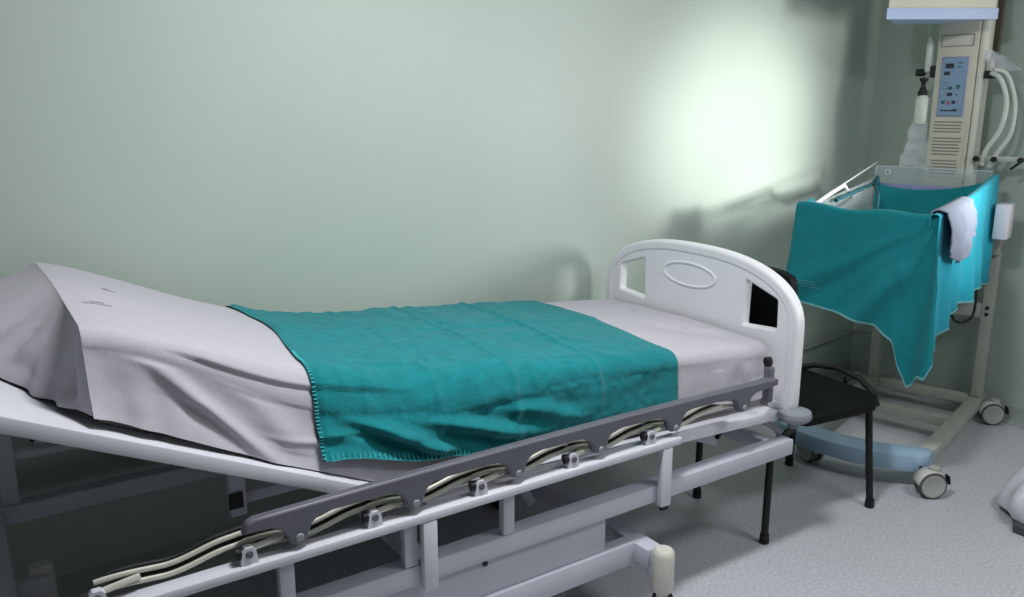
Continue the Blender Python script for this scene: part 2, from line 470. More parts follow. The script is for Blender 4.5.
# ------------------------------------------------------------------ mattress, sheet and teal drape
TOP = [(.20, 1.132), (.40, 1.052), (.62, .963), (.80, .898), (1.0, .864), (1.4, .824), (2.0, .764), (2.34, .735)]
def ztop(x): return smooth_interp(TOP, x, .09)
def zdeck(x):
    if x < .93: return H0[1] + (H1[1] - H0[1]) * (x - H0[0]) / (H1[0] - H0[0])
    return .585 + (.517 - .585) * (x - .945) / 1.39
def ynear(x): return 1.852 + .006 * sm(.2, 2.3, x)
YFAR = 2.722

def rr_(x): return .042 + .055 * sm(.3, .68, x) * sm(1.7, 1.0, x)

def section(x, q, off, zb_near, zb_far, flare):
    """q 0..1 runs from the near hem, over the top, to the far hem; returns point and outward normal"""
    zt = ztop(x) + off; yn = ynear(x) - off; yf = YFAR + off; r = rr_(x)
    hn = zt - r - zb_near; arc = r * PI / 2; wt = yf - yn - 2 * r; hf = zt - r - zb_far
    L = hn + arc + wt + arc + hf
    d = q * L
    if d < hn:
        t = 1 - d / hn
        return Vector((x, yn - flare * t ** 1.6, zb_near + d)), Vector((0, -1, 0)), ('side', t)
    d -= hn
    if d < arc:
        a = d / r
        return Vector((x, yn + r - r * math.cos(a), zt - r + r * math.sin(a))), Vector((0, -math.cos(a), math.sin(a))), ('arc', a)
    d -= arc
    if d < wt:
        t = d / wt
        return Vector((x, yn + r + d, zt + .010 * math.sin(PI * t))), Vector((0, 0, 1)), ('top', t)
    d -= wt
    if d < arc:
        a = PI / 2 - d / r
        return Vector((x, yf - r + r * math.cos(a), zt - r + r * math.sin(a))), Vector((0, math.cos(a), math.sin(a))), ('farc', a)
    d -= arc
    return Vector((x, yf, zt - r - d)), Vector((0, 1, 0)), ('fside', d / max(hf, 1e-4))

def ridge(px, py, x0, y0, x1, y1, w):
    """gaussian around a segment"""
    ax, ay = x1 - x0, y1 - y0
    t = max(0, min(1, ((px - x0) * ax + (py - y0) * ay) / (ax * ax + ay * ay)))
    dx, dy = px - x0 - ax * t, py - y0 - ay * t
    return math.exp(-(dx * dx + dy * dy) / (w * w)) * (math.sin(PI * min(1, max(0, .15 + .7 * t))))

def sheet_disp(x, tagd, p):
    k, t = tagd
    d = .0022 * nz(p.x * 5, p.y * 5, p.z * 5)
    if k == 'side':
        h = t
        d += .004 * nz(x * 7, h * 2.5, 3)
        fade = sm(0, .12, h)
        d += fade * (.020 * ridge(x, h, .34, .10, .56, 1.0, .035) + .012 * ridge(x, h, .56, .15, .62, .75, .05)
                     - .012 * ridge(x, h, .40, .5, .52, 1.0, .04))
        d += fade * .008 * ridge(x, h, .60, .62, .80, .38, .04)
        d += fade * .007 * math.sin(x * 70 + 2 * nz(x * 9, h, 1)) * sm(.42, .22, x) * h
        d += .006 * ridge(x, h, 2.08, .2, 2.1, 1, .02) * fade
    if k in ('arc', 'side', 'top'):
        # a soft pleat along the near top edge
        am = sm(.34, .46, x) * sm(1.0, .8, x)
        if k == 'arc': d += .011 * am * sm(.50 + .08 * math.sin(x * 9), .60 + .08 * math.sin(x * 9), t) * (1 - sm(.8, 1.57, t))
    if k == 'top':
        d += .004 * nz(x * 3.2, t * 5, 9)
    return d

def bed_sheet():
    mb = MB(); X0, X1 = .205, 2.325
    nu, nv = 190, 300
    def fn(u, v):
        x = lerp(X0, X1, u)
        zb = zdeck(x) + .004 + .022 * sm(.65, .2, x)
        zb = max(zb, .555)
        p, n, tg = section(x, v, .006, zb, zdeck(x) + .03, .028 * sm(1.3, .5, x) + .012)
        p = p + n * max(-.004, sheet_disp(x, tg, p))
        if tg[0] == 'top' : pass
        return p
    mb.grid(fn, nu, nv)
    # foot end closure
    def foot(u, v):
        y = lerp(ynear(X1) - .006, YFAR + .006, u)
        e = min(1, min(u, 1 - u) / .05)
        zt = ztop(X1) + .006 - .045 * (1 - math.sqrt(max(0, 1 - (1 - e) ** 2)))
        return Vector((X1 + .012 * math.sin(v * PI * .5), y, lerp(zt, .57, v)))
    mb.grid(foot, 40, 8)
    # head end: the sheet bulges over the end and is gathered below
    nq = 400; row = []
    for k in range(nq + 1):
        p, n, tg = section(X0, k / nq, .006, zdeck(X0) + .026, zdeck(X0) + .03, 0)
        if tg[0] in ('arc', 'top', 'farc'):
            row.append(tuple((p + n * max(-.004, sheet_disp(X0, tg, p)))[1:]))
    def head(u, v):
        y = lerp(ynear(X0) - .006, YFAR + .006, u)
        e = min(1, min(u, 1 - u) / .05)
        zt = interp(row, y)
        zb = zdeck(X0 - (.03 + .25 * sm(.02, .5, u)) * sm(0, .06, u)) + .026 - .018 * sm(0, .25, u)
        b = (.03 + .25 * sm(.02, .5, u)) * (1 - .45 * sm(.6, 1, u)) * v ** 1.25 * sm(0, .06, u)
        b += .024 * (abs(math.sin(u * 22 + v * 2 + 2.5 * nz(u * 6, v))) - .5) * sm(.15, .7, v) * sm(0, .05, u) + .010 * math.sin(u * 55 + 2 * nz(u * 9, v * 2)) * sm(.4, .9, v) * sm(0, .05, u)
        b += .010 * nz(u * 5, v * 3, 4) * sm(0, .1, u) * v
        b += .012 * sm(.8, 1, v) * sm(0, .1, u)
        z = lerp(zt, zb, v)
        return Vector((X0 - b, y - .02 * v * (1 - u) * sm(0, .05, u) - (.034 * v ** 1.6) * (1 - sm(0, .05, u)), z))
    mb.grid(head, 90, 36)
    o = mb.build('bed_sheet', M['sheet'], ang=60)
    tag(o, 'white cotton sheet stretched over the hospital bed mattress, gathered at the raised head end', 'sheet')
    return o

mm_ = MB()
def mfn(u, v):
    x = lerp(.22, 2.322, u)
    p, n, tg = section(x, v, -.008, zdeck(x) + .003, zdeck(x) + .003, 0)
    return p
mm_.grid(mfn, 60, 60)
for X in (.22, 2.322):
    mm_.grid(lambda u, v: Vector((X, lerp(ynear(X) + .008, YFAR - .008, u), lerp(zdeck(X) + .003, ztop(X) - .03, v))), 4, 4)
mat_o = mm_.build('mattress', M['mattress'])
tag(mat_o, 'thick bed mattress hidden under the white sheet on the hospital bed', 'mattress')
sheet = bed_sheet()
# little printed stamps and seam marks on the sheet
def stamp(x, y, w, h, rz=0):
    mb = MB(); c, s = math.cos(rz), math.sin(rz)
    def q(a, b):
        X, Y = x + a * c - b * s, y + a * s + b * c
        r = rr_(X); t = (Y - ynear(X) + .006 - r) / (YFAR - ynear(X) + .012 - 2 * r)
        p = Vector((X, Y, ztop(X) + .006 + .010 * math.sin(PI * max(0, min(1, t)))))
        return p + Vector((0, 0, max(-.004, sheet_disp(X, ('top', t), p)) + .0012))
    mb.grid(lambda u, v: q((u - .5) * w, (v - .5) * h), 6, 2)
    mb.grid(lambda u, v: q((u - .35) * w * .5, .02 + (v - .5) * h), 4, 2)
    return mb.build('printed_mark', M['stamp'], sheet)
stamp(.335, 2.33, .035, .008, .5); stamp(.275, 2.10, .06, .007, .1); stamp(2.22, 2.42, .03, .008, .4); stamp(2.20, 2.12, .035, .006, .3)

# teal drape
DX0, DX1 = .715, 1.90
def teal_disp(x, tg, p):
    k, t = tg
    u = (x - DX0) / (DX1 - DX0)
    d = .008 * nz(p.x * 6, p.y * 6, p.z * 6) + .005 * nz(p.x * 15, p.y * 11, p.z * 15)
    d += .0022 * nz(p.x * 40, p.y * 34, p.z * 34)
    d += .009 * max(0, .35 - abs(nz(p.x * 5 + 3, p.y * 4 + p.z * 3, 7.5) * 3)) + .006 * max(0, .3 - abs(nz(p.x * 8 + 1, p.y * 7 - p.x * 4, p.z * 7 + 2.5) * 3))
    d = d * .9 + .006
    for xc, a in ((1.02, .6), (1.265, 1.0), (1.56, 1.1)):
        xx = xc + .05 * (p.y - 2.0) + .012 * nz(p.y * 4, p.z * 4, xc)
        d += a * .0065 * math.exp(-((x - xx) / .011) ** 2) - a * .003 * math.exp(-((x - xx - .03) / .02) ** 2)
    yy = 2.30 + .02 * nz(x * 3, 1)
    if k == 'top': d += .0055 * math.exp(-((p.y - yy) / .012) ** 2)
    if k == 'side':
        h = t; f = sm(0, .25, h)
        d += f * 1.25 * (.030 * ridge(x, h, .80, .05, 1.02, .85, .05) - .020 * ridge(x, h, .80, .45, .94, .95, .045)
                  + .024 * ridge(x, h, 1.0, .1, 1.30, .75, .06) - .018 * ridge(x, h, .98, .55, 1.24, .9, .07)
                  + .015 * ridge(x, h, 1.25, .1, 1.46, .6, .06))
        d += f * .008 * nz(x * 8, h * 3, 5)
    if k == 'arc': d += .005 * math.sin(x * 11 + 1)
    return d
def teal_hem(x): return smooth_interp([(.68, .742), (.9, .684), (1.1, .635), (1.4, .605), (1.95, .575)], x, .1)
def teal_pt(u, v, extra=0):
    x = lerp(DX0, DX1, u)
    y = section(x, v, .006, teal_hem(x), ztop(x) - .12, .010)[0].y
    w = (1 - u) ** 6; w2 = u ** 8
    x -= w * (.018 * math.sin(y * 7 + 1) + .03 * (1 - sm(1.85, 2.6, y)) - .012)
    x += w2 * (.05 * sm(1.9, 2.75, y) + .012 * math.sin(y * 6))
    p, n, tg = section(x, v, .006, teal_hem(x) + .004 * math.sin(u * 25), ztop(x) - .12, .010)
    e = sm(0, .02, u) * sm(1, .985, u)
    base = max(-.004, sheet_disp(x, tg, p))
    if tg[0] == 'side': base = max(base, 0) + .030 * sm(1.3, .6, x) * tg[1] ** 1.6
    return p + n * (base + .0045 + max(0, teal_disp(x, tg, p)) * (.15 + .85 * e) + extra)
teal_o = MB().grid(lambda u, v: teal_pt(u, v), 260, 190).build('surgical_drape', M['teal'], ang=180)
tag(teal_o, 'wrinkled teal surgical drape laid across the middle of the hospital bed', 'drape')
# blanket stitch along the near hem and the head-side edge
st = MB(); nst = 95
for k in range(nst):
    u = (k + .5) / nst
    a, b = teal_pt(u, .0, .002), teal_pt(u, .012, .002)
    st.bar(a, b, .0028, .0014, up=(0, -1, 0))
for k in range(nst - 1):
    if k % 1 == 0:
        st.bar(teal_pt((k + .5) / nst, 0.0005, .0022), teal_pt((k + 1.5) / nst, 0.0005, .0022), .002, .0014, up=(0, -1, 0))
for k in range(40):
    v = .005 + .30 * k / 40
    st.bar(teal_pt(0.0, v, .002), teal_pt(.006, v, .002), .0026, .0014, up=(0, -.7, .7))
st.build('hem_stitching', M['stitch'], teal_o, smooth=False, weld=False)

# ------------------------------------------------------------------ chair behind the footboard
ch = thing('visitor_chair', 'black vinyl visitor chair tucked behind the foot of the hospital bed', 'chair', (2.72, 2.0, 0))
seatc = [(2.50, 1.80), (2.86, 1.755), (2.945, 1.80), (2.985, 2.19), (2.92, 2.25), (2.53, 2.25)]
sp = round_poly(seatc, .03, 5)
mb = MB()
n = len(sp); cx = sum(a for a, b in sp) / n; cy = sum(b for a, b in sp) / n
rings = []
for sc, z in ((.93, .405), (.985, .412), (1.0, .43), (.99, .444), (.95, .452), (.7, .455), (.3, .452)):
    rings.append([mb.bm.verts.new((cx + (a - cx) * sc, cy + (b - cy) * sc, z)) for a, b in sp])
for A, B in zip(rings, rings[1:]):
    for k in range(n): mb.bm.faces.new((A[k], A[(k + 1) % n], B[(k + 1) % n], B[k]))
mb.bm.faces.new(rings[0][::-1]); mb.bm.faces.new(rings[-1])
mb.build('seat', M['black'], ch)
legs = [((2.475, 1.83, .41), (2.335, 1.815, 0)), ((2.885, 1.80, .41), (2.903, 1.768, 0)), ((2.93, 2.16, .41), (2.968, 2.205, 0)), ((2.50, 2.2, .41), (2.40, 2.21, 0))]
for a, b in legs:
    a, b = Vector(a), Vector(b)
    lp_ = [a, a.lerp(b, .5), b + Vector((0, 0, .02))] if b.x > 2.6 else [a, b + Vector((.07, .008, .395)), b + Vector((.025, .004, .365)), b + Vector((.004, .002, .33)), b + Vector((0, 0, .15)), b + Vector((0, 0, .02))]
    lg = MB().tube(lp_, .0135, 12).build('leg', M['dark'], ch)
    MB().tube([b + Vector((0, 0, .001)), b + Vector((0, 0, .035))], [.018, .0165], 12).build('rubber_foot', M['dark'], lg)
MB().tube([(2.93, 2.235, .425), (2.955, 2.20, .448), (2.985, 2.13, .478), (3.0, 2.03, .489), (2.99, 1.92, .475), (2.965, 1.84, .445), (2.935, 1.80, .41)], .0125, 12).build('front_tube', M['dark'], ch)
back = MB()
def bk(u, v):
    y = lerp(1.875, 2.29, u); z = lerp(.62, .965, v)
    e = 1 - (abs(2 * u - 1)) ** 8
    return (y, z)
bp = round_poly([(1.875, .62), (2.30, .62), (2.29, .955), (2.2, .975), (1.96, .975), (1.88, .955)], .03, 4)
back.prism(bp, lambda a, b, t: Vector((2.455 + t - .06 * (b - .6) + .03, a, b)), 0, .035)
bo = back.build('backrest', M['black'], ch, ang=50)
for y in (1.90, 2.26):
    MB().tube([(2.49, y, .415), (2.472, y, .5), (2.478, y, .62), (2.48, y, .72)], .011, 10).build('back_post', M['dark'], ch)

# ------------------------------------------------------------------ infant warmer
PH = math.radians(15.5)
UU = Vector((math.cos(PH), math.sin(PH), 0)); VV = Vector((-math.sin(PH), math.cos(PH), 0)); OO = Vector((3.196, 1.675, 0))
RW = Matrix((UU, VV, Vector((0, 0, 1)))).transposed()
def P(u, v, z): return OO + UU * u + VV * v + Vector((0, 0, z))
class WB(MB):
    """boxes given in the warmer's own u (back), v (left), z frame"""
    def b(self, a, c, bevel=.0):
        a, c = Vector(a), Vector(c); m = (a + c) / 2
        return self.box(P(*m), [abs(x) for x in (c - a)], RW, bevel)
wm = thing('infant_warmer', 'cream radiant infant warmer on castors with blue front bumper in the corner', 'warmer', tuple(P(.5, .33, 0)))
def wpart(mb, name, mat, parent=None, **k): return mb.build(name, mat, parent or wm, **k)
C_ = M['creamw']
VL = .585
for v in (.085, VL):
    wpart(WB().b((.06, v - .03, .072), (1.12 if v < .3 else 1.19, v + .03, .125), .006), 'side_beam', C_, ang=30)
for u in (.66, 1.07):
    wpart(WB().b((u - .025, .115, .075), (u + .025, VL - .03, .12), .004), 'cross_beam', C_, ang=30)
posts = []
for v in (.085, VL):
    posts.append(wpart(WB().b((1.03, v - .025, .125), (1.085, v + .025, .93), .006), 'rear_post', C_, ang=30))
wpart(WB().b((1.035, .11, .53), (1.08, VL - .025, .60), .004), 'post_brace', C_, ang=30)
for z in (.55, .582):
    wpart(MB().lathe([(0, 0), (.009, 0), (.008, .005), (0, .006)], P(1.0295, .085, z), -UU, 10), 'bolt_head', M['dark'], posts[0])
# blue curved bumper
bmp = MB()
def bump_sec(t):
    v = lerp(.045, .70, t)
    u = .085 - .115 * math.sin(PI * t) ** .8 * .8
    return u, v
pts = []
nb = 28; rings = []
sec = [(-.052, -.036), (-.062, -.01), (-.052, .03), (-.02, .044), (.03, .046), (.05, .034), (.05, -.036), (.0, -.04)]
for k in range(nb + 1):
    t = k / nb; u, v = bump_sec(t)
    e = 1 if 0 < k < nb else .8
    rings.append([bmp.bm.verts.new(P(u + a * e, v, .115 + b * e)) for a, b in sec])
for A, B in zip(rings, rings[1:]):
    for k in range(len(sec)): bmp.bm.faces.new((A[k], A[(k + 1) % len(sec)], B[(k + 1) % len(sec)], B[k]))
bmp.bm.faces.new(rings[0][::-1]); bmp.bm.faces.new(rings[-1])
bo = wpart(bmp, 'front_bumper', M['lblue'], ang=50)
wpart(MB().lathe([(0, 0), (.008, 0), (.006, .004), (0, .004)], P(.012, .06, .105), -UU, 10), 'bumper_screw', M['ink'], bo)
def warm_caster(u, v, turn):
    c = wpart(MB().lathe([(0, 0), (.022, 0), (.022, .03), (.012, .032), (0, .032)], P(u, v, .098), (0, 0, 1), 14), 'caster', M['creamw'])
    ax = (UU * math.cos(turn) + VV * math.sin(turn)).normalized()
    fw = Vector((0, 0, 1)).cross(ax)
    cc = P(u, v, .057) + fw * .012
    for s in (-1, 1):
        w = wpart(MB().lathe([(0, -.008), (.034, -.009), (.038, -.0115), (.0475, -.0115), (.0475, .0115), (.038, .0115), (.034, .009), (0, .008)], cc + ax * (s * .021), ax, 28), 'wheel', M['spoke'], c)
        wpart(MB().lathe([(.0470, -.011), (.053, -.010), (.056, -.005), (.056, .005), (.053, .010), (.0470, .011)], cc + ax * (s * .021), ax, 28), 'tyre', M['tyre'], c)
    hood = MB(); hr = []
    for k in range(13):
        a = PI * (.02 + .72 * k / 12)
        hr.append(cc + (fw * math.cos(a) + Vector((0, 0, 1)) * math.sin(a)) * .061)
    for A, B in zip(hr, hr[1:]):
        f = [hood.bm.verts.new(x) for x in (A - ax * .03, A + ax * .03, B + ax * .03, B - ax * .03)]
        hood.bm.faces.new(f)
    wpart(hood, 'wheel_cover', M['cover'], c, thick=.004)
    a0 = cc - fw * .05 + Vector((0, 0, .015))
    wpart(MB().bar(cc - fw * .03 + Vector((0, 0, .0)), cc - fw * .075 + Vector((0, 0, .012)), .03, .012, bevel=.003).bar(cc - fw * .072 + Vector((0, 0, .0)), cc - fw * .066 + Vector((0, 0, .036)), .03, .010, bevel=.003), 'brake_lever', M['dark'], c, ang=30)
warm_caster(0.0, .005, math.radians(40)); warm_caster(1.05, .0, math.radians(30)); warm_caster(.03, .53, math.radians(150)); warm_caster(1.03, .67, math.radians(190))

# column with control panel
CU0, CU1, CV0, CV1 = .975, 1.10, .215, .425
wc = wpart(WB().b((CU0, CV0 + .035, .90), (CU1, CV1, 2.15), .008), 'column', M['cream'], ang=30)
wpart(WB().b((CU0 + .012, CV0, .90), (CU1, CV0 + .0345, 2.15), .012), 'column_edge', M['ivory'], wc, ang=30)
ff = CU0 - .001
pn = wpart(WB().b((ff - .006, .282, 1.492), (ff + .001, .397, 1.765), .003), 'control_panel', M['panel_edge'], ang=30)
def pnl(v0, v1, z0, z1, name, mat, d=.003):
    return wpart(WB().b((ff - .006 - d, v0, z0), (ff - .0055, v1, z1)), name, mat, pn, smooth=False)
pnl(.288, .391, 1.498, 1.758, 'panel_face', M['panel'], .001)
# v grows to the left in the picture
def pbx(cx_, cy_, w, h, name, mat, d=.003):
    v = lerp(.391, .288, cx_); z = lerp(1.758, 1.498, cy_)
    return pnl(v - w / 2, v + w / 2, z - h / 2, z + h / 2, name, mat, d)
pbx(.30, .13, .036, .022, 'display', M['ink']); pbx(.22, .26, .025, .017, 'display', M['ink'])
pbx(.72, .08, .022, .005, 'printed_line', M['green'], .0015); pbx(.72, .15, .02, .005, 'printed_line', M['green'], .0015)
pbx(.62, .235, .06, .003, 'printed_line', M['panel_edge'], .0015); pbx(.58, .27, .012, .006, 'printed_mark', M['panel_edge'], .0015)
pbx(.22, .43, .03, .003, 'printed_line', M['green'], .0015); pbx(.2, .48, .022, .003, 'printed_line', M['green'], .0015); pbx(.2, .53, .026, .003, 'printed_line', M['green'], .0015)
pbx(.42, .52, .013, .013, 'button', M['ink']); pbx(.74, .50, .014, .018, 'button', M['green']); pbx(.42, .63, .022, .015, 'button', M['ink'])
pbx(.18, .77, .014, .016, 'button', M['green']); pbx(.40, .78, .012, .017, 'button', M['red']); pbx(.62, .77, .015, .014, 'button', M['ink'])
pbx(.72, .64, .006, .006, 'printed_mark', M['ink'], .0015); pbx(.8, .78, .012, .005, 'printed_mark', M['panel_edge'], .0015)
pbx(.45, .92, .075, .006, 'printed_line', M['ink'], .0015); pbx(.7, .9, .02, .004, 'printed_line', M['ink'], .0015)
# instruction label with lines of print
lab = wpart(WB().b((ff - .0025, .268, 1.205), (ff + .001, .41, 1.482)), 'instruction_label', M['cream'], smooth=False)
lm = WB()
random.seed(3)
for k in range(17):
    z = 1.466 - k * .0152
    a = .402; b = .276 + random.random() * .012
    if k in (4, 11): continue
    lm.b((ff - .004, b, z - .003), (ff - .0024, a, z + .003))
wpart(lm, 'print_lines', M['inkgrey'], lab, smooth=False)
dr = WB(); 
for a, c in (((.268, 1.812), (.41, 1.815)), ((.268, 1.862), (.41, 1.865)), ((.268, 1.812), (.271, 1.865)), ((.407, 1.812), (.41, 1.865))):
    dr.b((ff - .002, a[0], a[1]), (ff + .001, c[0], c[1]))
wpart(dr, 'drawer_outline', M['inkgrey'], wc, smooth=False)

# heater hood
HC = P(.95, .33, 0); HR = Vector((.828, -.561, 0)); HD = Vector((.561, .828, 0))
HM = Matrix((HR.normalized(), HD.normalized(), Vector((0, 0, 1)))).transposed()
def hbox(r0, r1, d0, d1, z0, z1, bev):
    pl = round_poly([(r0, d0), (r1, d0), (r1 - .02, d0 + .05), (r1 - .09, d1), (r0 + .16, d1), (r0 + .04, d0 + .05)], .012, 3)
    return MB().prism(pl, lambda a, b, t: HC + HR * a + HD * b + Vector((0, 0, t)), z0, z1)
hd = wpart(hbox(-.405, .082, -.145, .12, 1.966, 2.2, .01), 'heater_hood', M['cream'], ang=30)
wpart(hbox(-.414, .091, -.152, .12, 1.918, 1.965, .006), 'hood_trim', M['hoodblue'], hd, ang=30)

# bassinet tray and acrylic sides
BU0, BU1, BV0, BV1, BZ0 = .03, .93, .105, .645, .93
tray = wpart(WB().b((BU0, BV0, BZ0), (BU1, BV1, BZ0 + .035), .008), 'bassinet_tray', M['cream'], ang=30)
wpart(WB().b((.2, .25, .86), (1.04, .45, BZ0), .006), 'tray_support', C_, ang=30)
wpart(WB().b((1.0, .06, .85), (1.09, VL + .03, .93), .006), 'tray_support', C_, ang=30)
def plex(a, c, name='acrylic_side', mat='plexi'): return wpart(WB().b(a, c), name, M[mat], smooth=False)
FZ, RZ = 1.125, 1.185
plex((BU0 + .006, BV0 + .01, BZ0 + .035), (BU0 + .012, BV1 - .01, FZ - .005))
rp = plex((BU1 - .006, BV0 + .01, BZ0 + .035), (BU1, BV1 - .01, 1.245))
for a, c in (((BU1 - .008, BV0 + .01, 1.245), (BU1 + .002, BV1 - .01, 1.250)), ((BU1 - .008, BV1 - .012, BZ0 + .035), (BU1 + .002, BV1 - .006, 1.25))):
    wpart(WB().b(a, c), 'acrylic_edge', M['plexi_edge'], rp, smooth=False)
wpart(MB().lathe([(.008, 0), (.014, 0), (.014, .012), (.008, .012), (.008, 0)], P(BU1 - .02, .575, 1.218), UU, 16), 'latch_ring', M['plexi_edge'], rp)
wpart(WB().b((BU1 - .035, BV0 + .03, 1.10), (BU1 - .008, BV1 - .02, 1.165), .004), 'rear_cushion', M['panel_edge'])
mbp = MB(); 
tri = [(BU0 + .01, BZ0 + .036), (BU1 - .01, BZ0 + .036), (BU1 - .01, 1.19), (BU0 + .01, 1.12)]
mbp.prism(tri, lambda a, b, t: P(a, t, b), BV1 - .016, BV1 - .010); wpart(mbp, 'acrylic_side', M['plexi'], smooth=False)
mbp = MB(); mbp.prism(tri, lambda a, b, t: P(a, t, b), BV0 + .010, BV0 + .016); wpart(mbp, 'acrylic_side', M['plexi'], smooth=False)
# white folding strut on the left side
wpart(MB().tube([P(.18, .655, 1.115), P(.433, .66, 1.158), P(.555, .66, 1.176), P(.68, .66, 1.112), P(.89, .66, 1.143)], .009, 8), 'side_strut', M['pale'])
wpart(MB().tube([P(.42, .66, 1.16), P(.95, .645, 1.262)], .004, 8), 'side_wire', M['plexi_edge'])
# white side box on the right at the back
wpart(WB().b((.85, .012, .945), (.96, .072, 1.105), .005), 'side_box', M['pale'], ang=30)

# right-hand bracket arm and clamps
arm = wpart(WB().b((.99, .02, 1.288), (1.02, .214, 1.312), .004), 'accessory_arm', M['creamw'], ang=30)
for v in (.205, .13, .02):
    wpart(MB().lathe([(0, -.02), (.012, -.02), (.014, 0), (.012, .02), (0, .02)], P(.985, v, 1.298), UU, 10), 'arm_knob', M['dark'], arm)
wpart(MB().tube([P(1.0, .02, 1.29), P(1.0, .06, 1.255)], .006, 8), 'arm_clip', M['dark'], arm)
cl = wpart(WB().b((.98, .165, 1.665), (1.04, .214, 1.70), .004), 'hose_clamp', M['dark'], ang=30)
wpart(MB().lathe([(0, -.025), (.014, -.025), (.016, 0), (.012, .025), (0, .03)], P(.99, .19, 1.725), (0, 0, 1), 12), 'clamp_screw', M['creamw'], cl)
# left-hand regulator: clamp block, hand wheel, valve and pale flow tube
rg = wpart(WB().b((.98, .4255, 1.672), (1.02, .45, 1.728), .005), 'regulator_clamp', M['dark'], ang=30)
wpart(MB().lathe([(0, -.02), (.016, -.02), (.018, 0), (.016, .02), (0, .02)], P(1.0, .495, 1.697), VV, 14), 'hand_wheel', M['dark'], rg)
wpart(MB().tube([P(1.0, .425, 1.70), P(1.0, .51, 1.70)], .007, 8), 'regulator_stem', M['chrome'], rg)
wpart(MB().lathe([(0, .0), (.02, 0), (.022, .02), (.014, .035), (.01, .05), (.011, .065), (.02, .075), (.02, .085), (0, .09)], P(.985, .473, 1.585), (0, 0, 1), 14), 'valve', M['dark'], rg)
wpart(MB().lathe([(0, 0), (.018, 0), (.018, .14), (.008, .16), (0, .16)], P(1.0, .462, 1.70), (0, 0, 1), 14).tube([P(1.02, .475, 1.7), P(1.02, .478, 1.93)], .005, 8), 'flow_tube', M['tubing'], rg)
wpart(MB().lathe([(0, 0), (.026, 0), (.03, .01), (.03, .12), (.02, .135), (0, .135)], P(.985, .470, 1.455), (0, 0, 1), 18), 'humidifier_bottle', M['tubing'], rg)

# ------------------------------------------------------------------ things hung on the warmer
def crumple(fn, nu, nv, amp, sc, seed):
    def g(u, v):
        p = fn(u, v); q = p * sc + Vector((seed, seed, seed))
        return p + Vector((noise.noise(q), noise.noise(q + Vector((9, 0, 0))), noise.noise(q + Vector((0, 9, 0))))) * amp
    return MB().grid(g, nu, nv)
o = crumple(lambda u, v: P(.97 + .015 * math.sin(PI * u), lerp(.432, .50, u) + (u - .5) * .09 * (1 - v), lerp(1.25, 1.46, v)), 14, 18, .016, 22, 1.3).build('clear_bag', M['film'])
tag(o, 'crumpled clear plastic bag hanging left of the warmer column', 'plastic bag', None)
o = crumple(lambda u, v: P(.975 + .02 * math.sin(PI * u), lerp(.205, .075, u) + .02 * (v - .5), lerp(1.70, 1.80, v) - .06 * u * v), 14, 14, .02, 20, 4.3).build('clear_bag', M['film'])
tag(o, 'crumpled clear plastic pouch on the clamp right of the warmer column', 'plastic bag', None)
hz = thing('breathing_hose', 'pair of milky breathing hoses looped right of the warmer column', 'hose', tuple(P(1.0, .15, 1.3)))
def bez(pts, n=10):
    pts = [Vector(p) for p in pts]; out = []
    for i in range(len(pts) - 1):
        p0 = pts[max(i - 1, 0)]; p1 = pts[i]; p2 = pts[i + 1]; p3 = pts[min(i + 2, len(pts) - 1)]
        for k in range(n):
            t = k / n
            out.append(.5 * ((2 * p1) + (p2 - p0) * t + (2 * p0 - 5 * p1 + 4 * p2 - p3) * t * t + (3 * p1 - p0 - 3 * p2 + p3) * t ** 3))
    out.append(pts[-1]); return out
MB().tube(bez([P(.985, .185, 1.69), P(.97, .14, 1.66), P(.97, .105, 1.56), P(.97, .115, 1.44), P(.98, .165, 1.34), P(.99, .18, 1.27)]), .011, 10).build('hose', M['tubing'], hz)
MB().tube(bez([P(.985, .175, 1.705), P(.99, .12, 1.68), P(.99, .075, 1.56), P(.99, .075, 1.42), P(.99, .12, 1.33), P(1.0, .15, 1.26)]), .010, 10).build('hose', M['tubing'], hz)

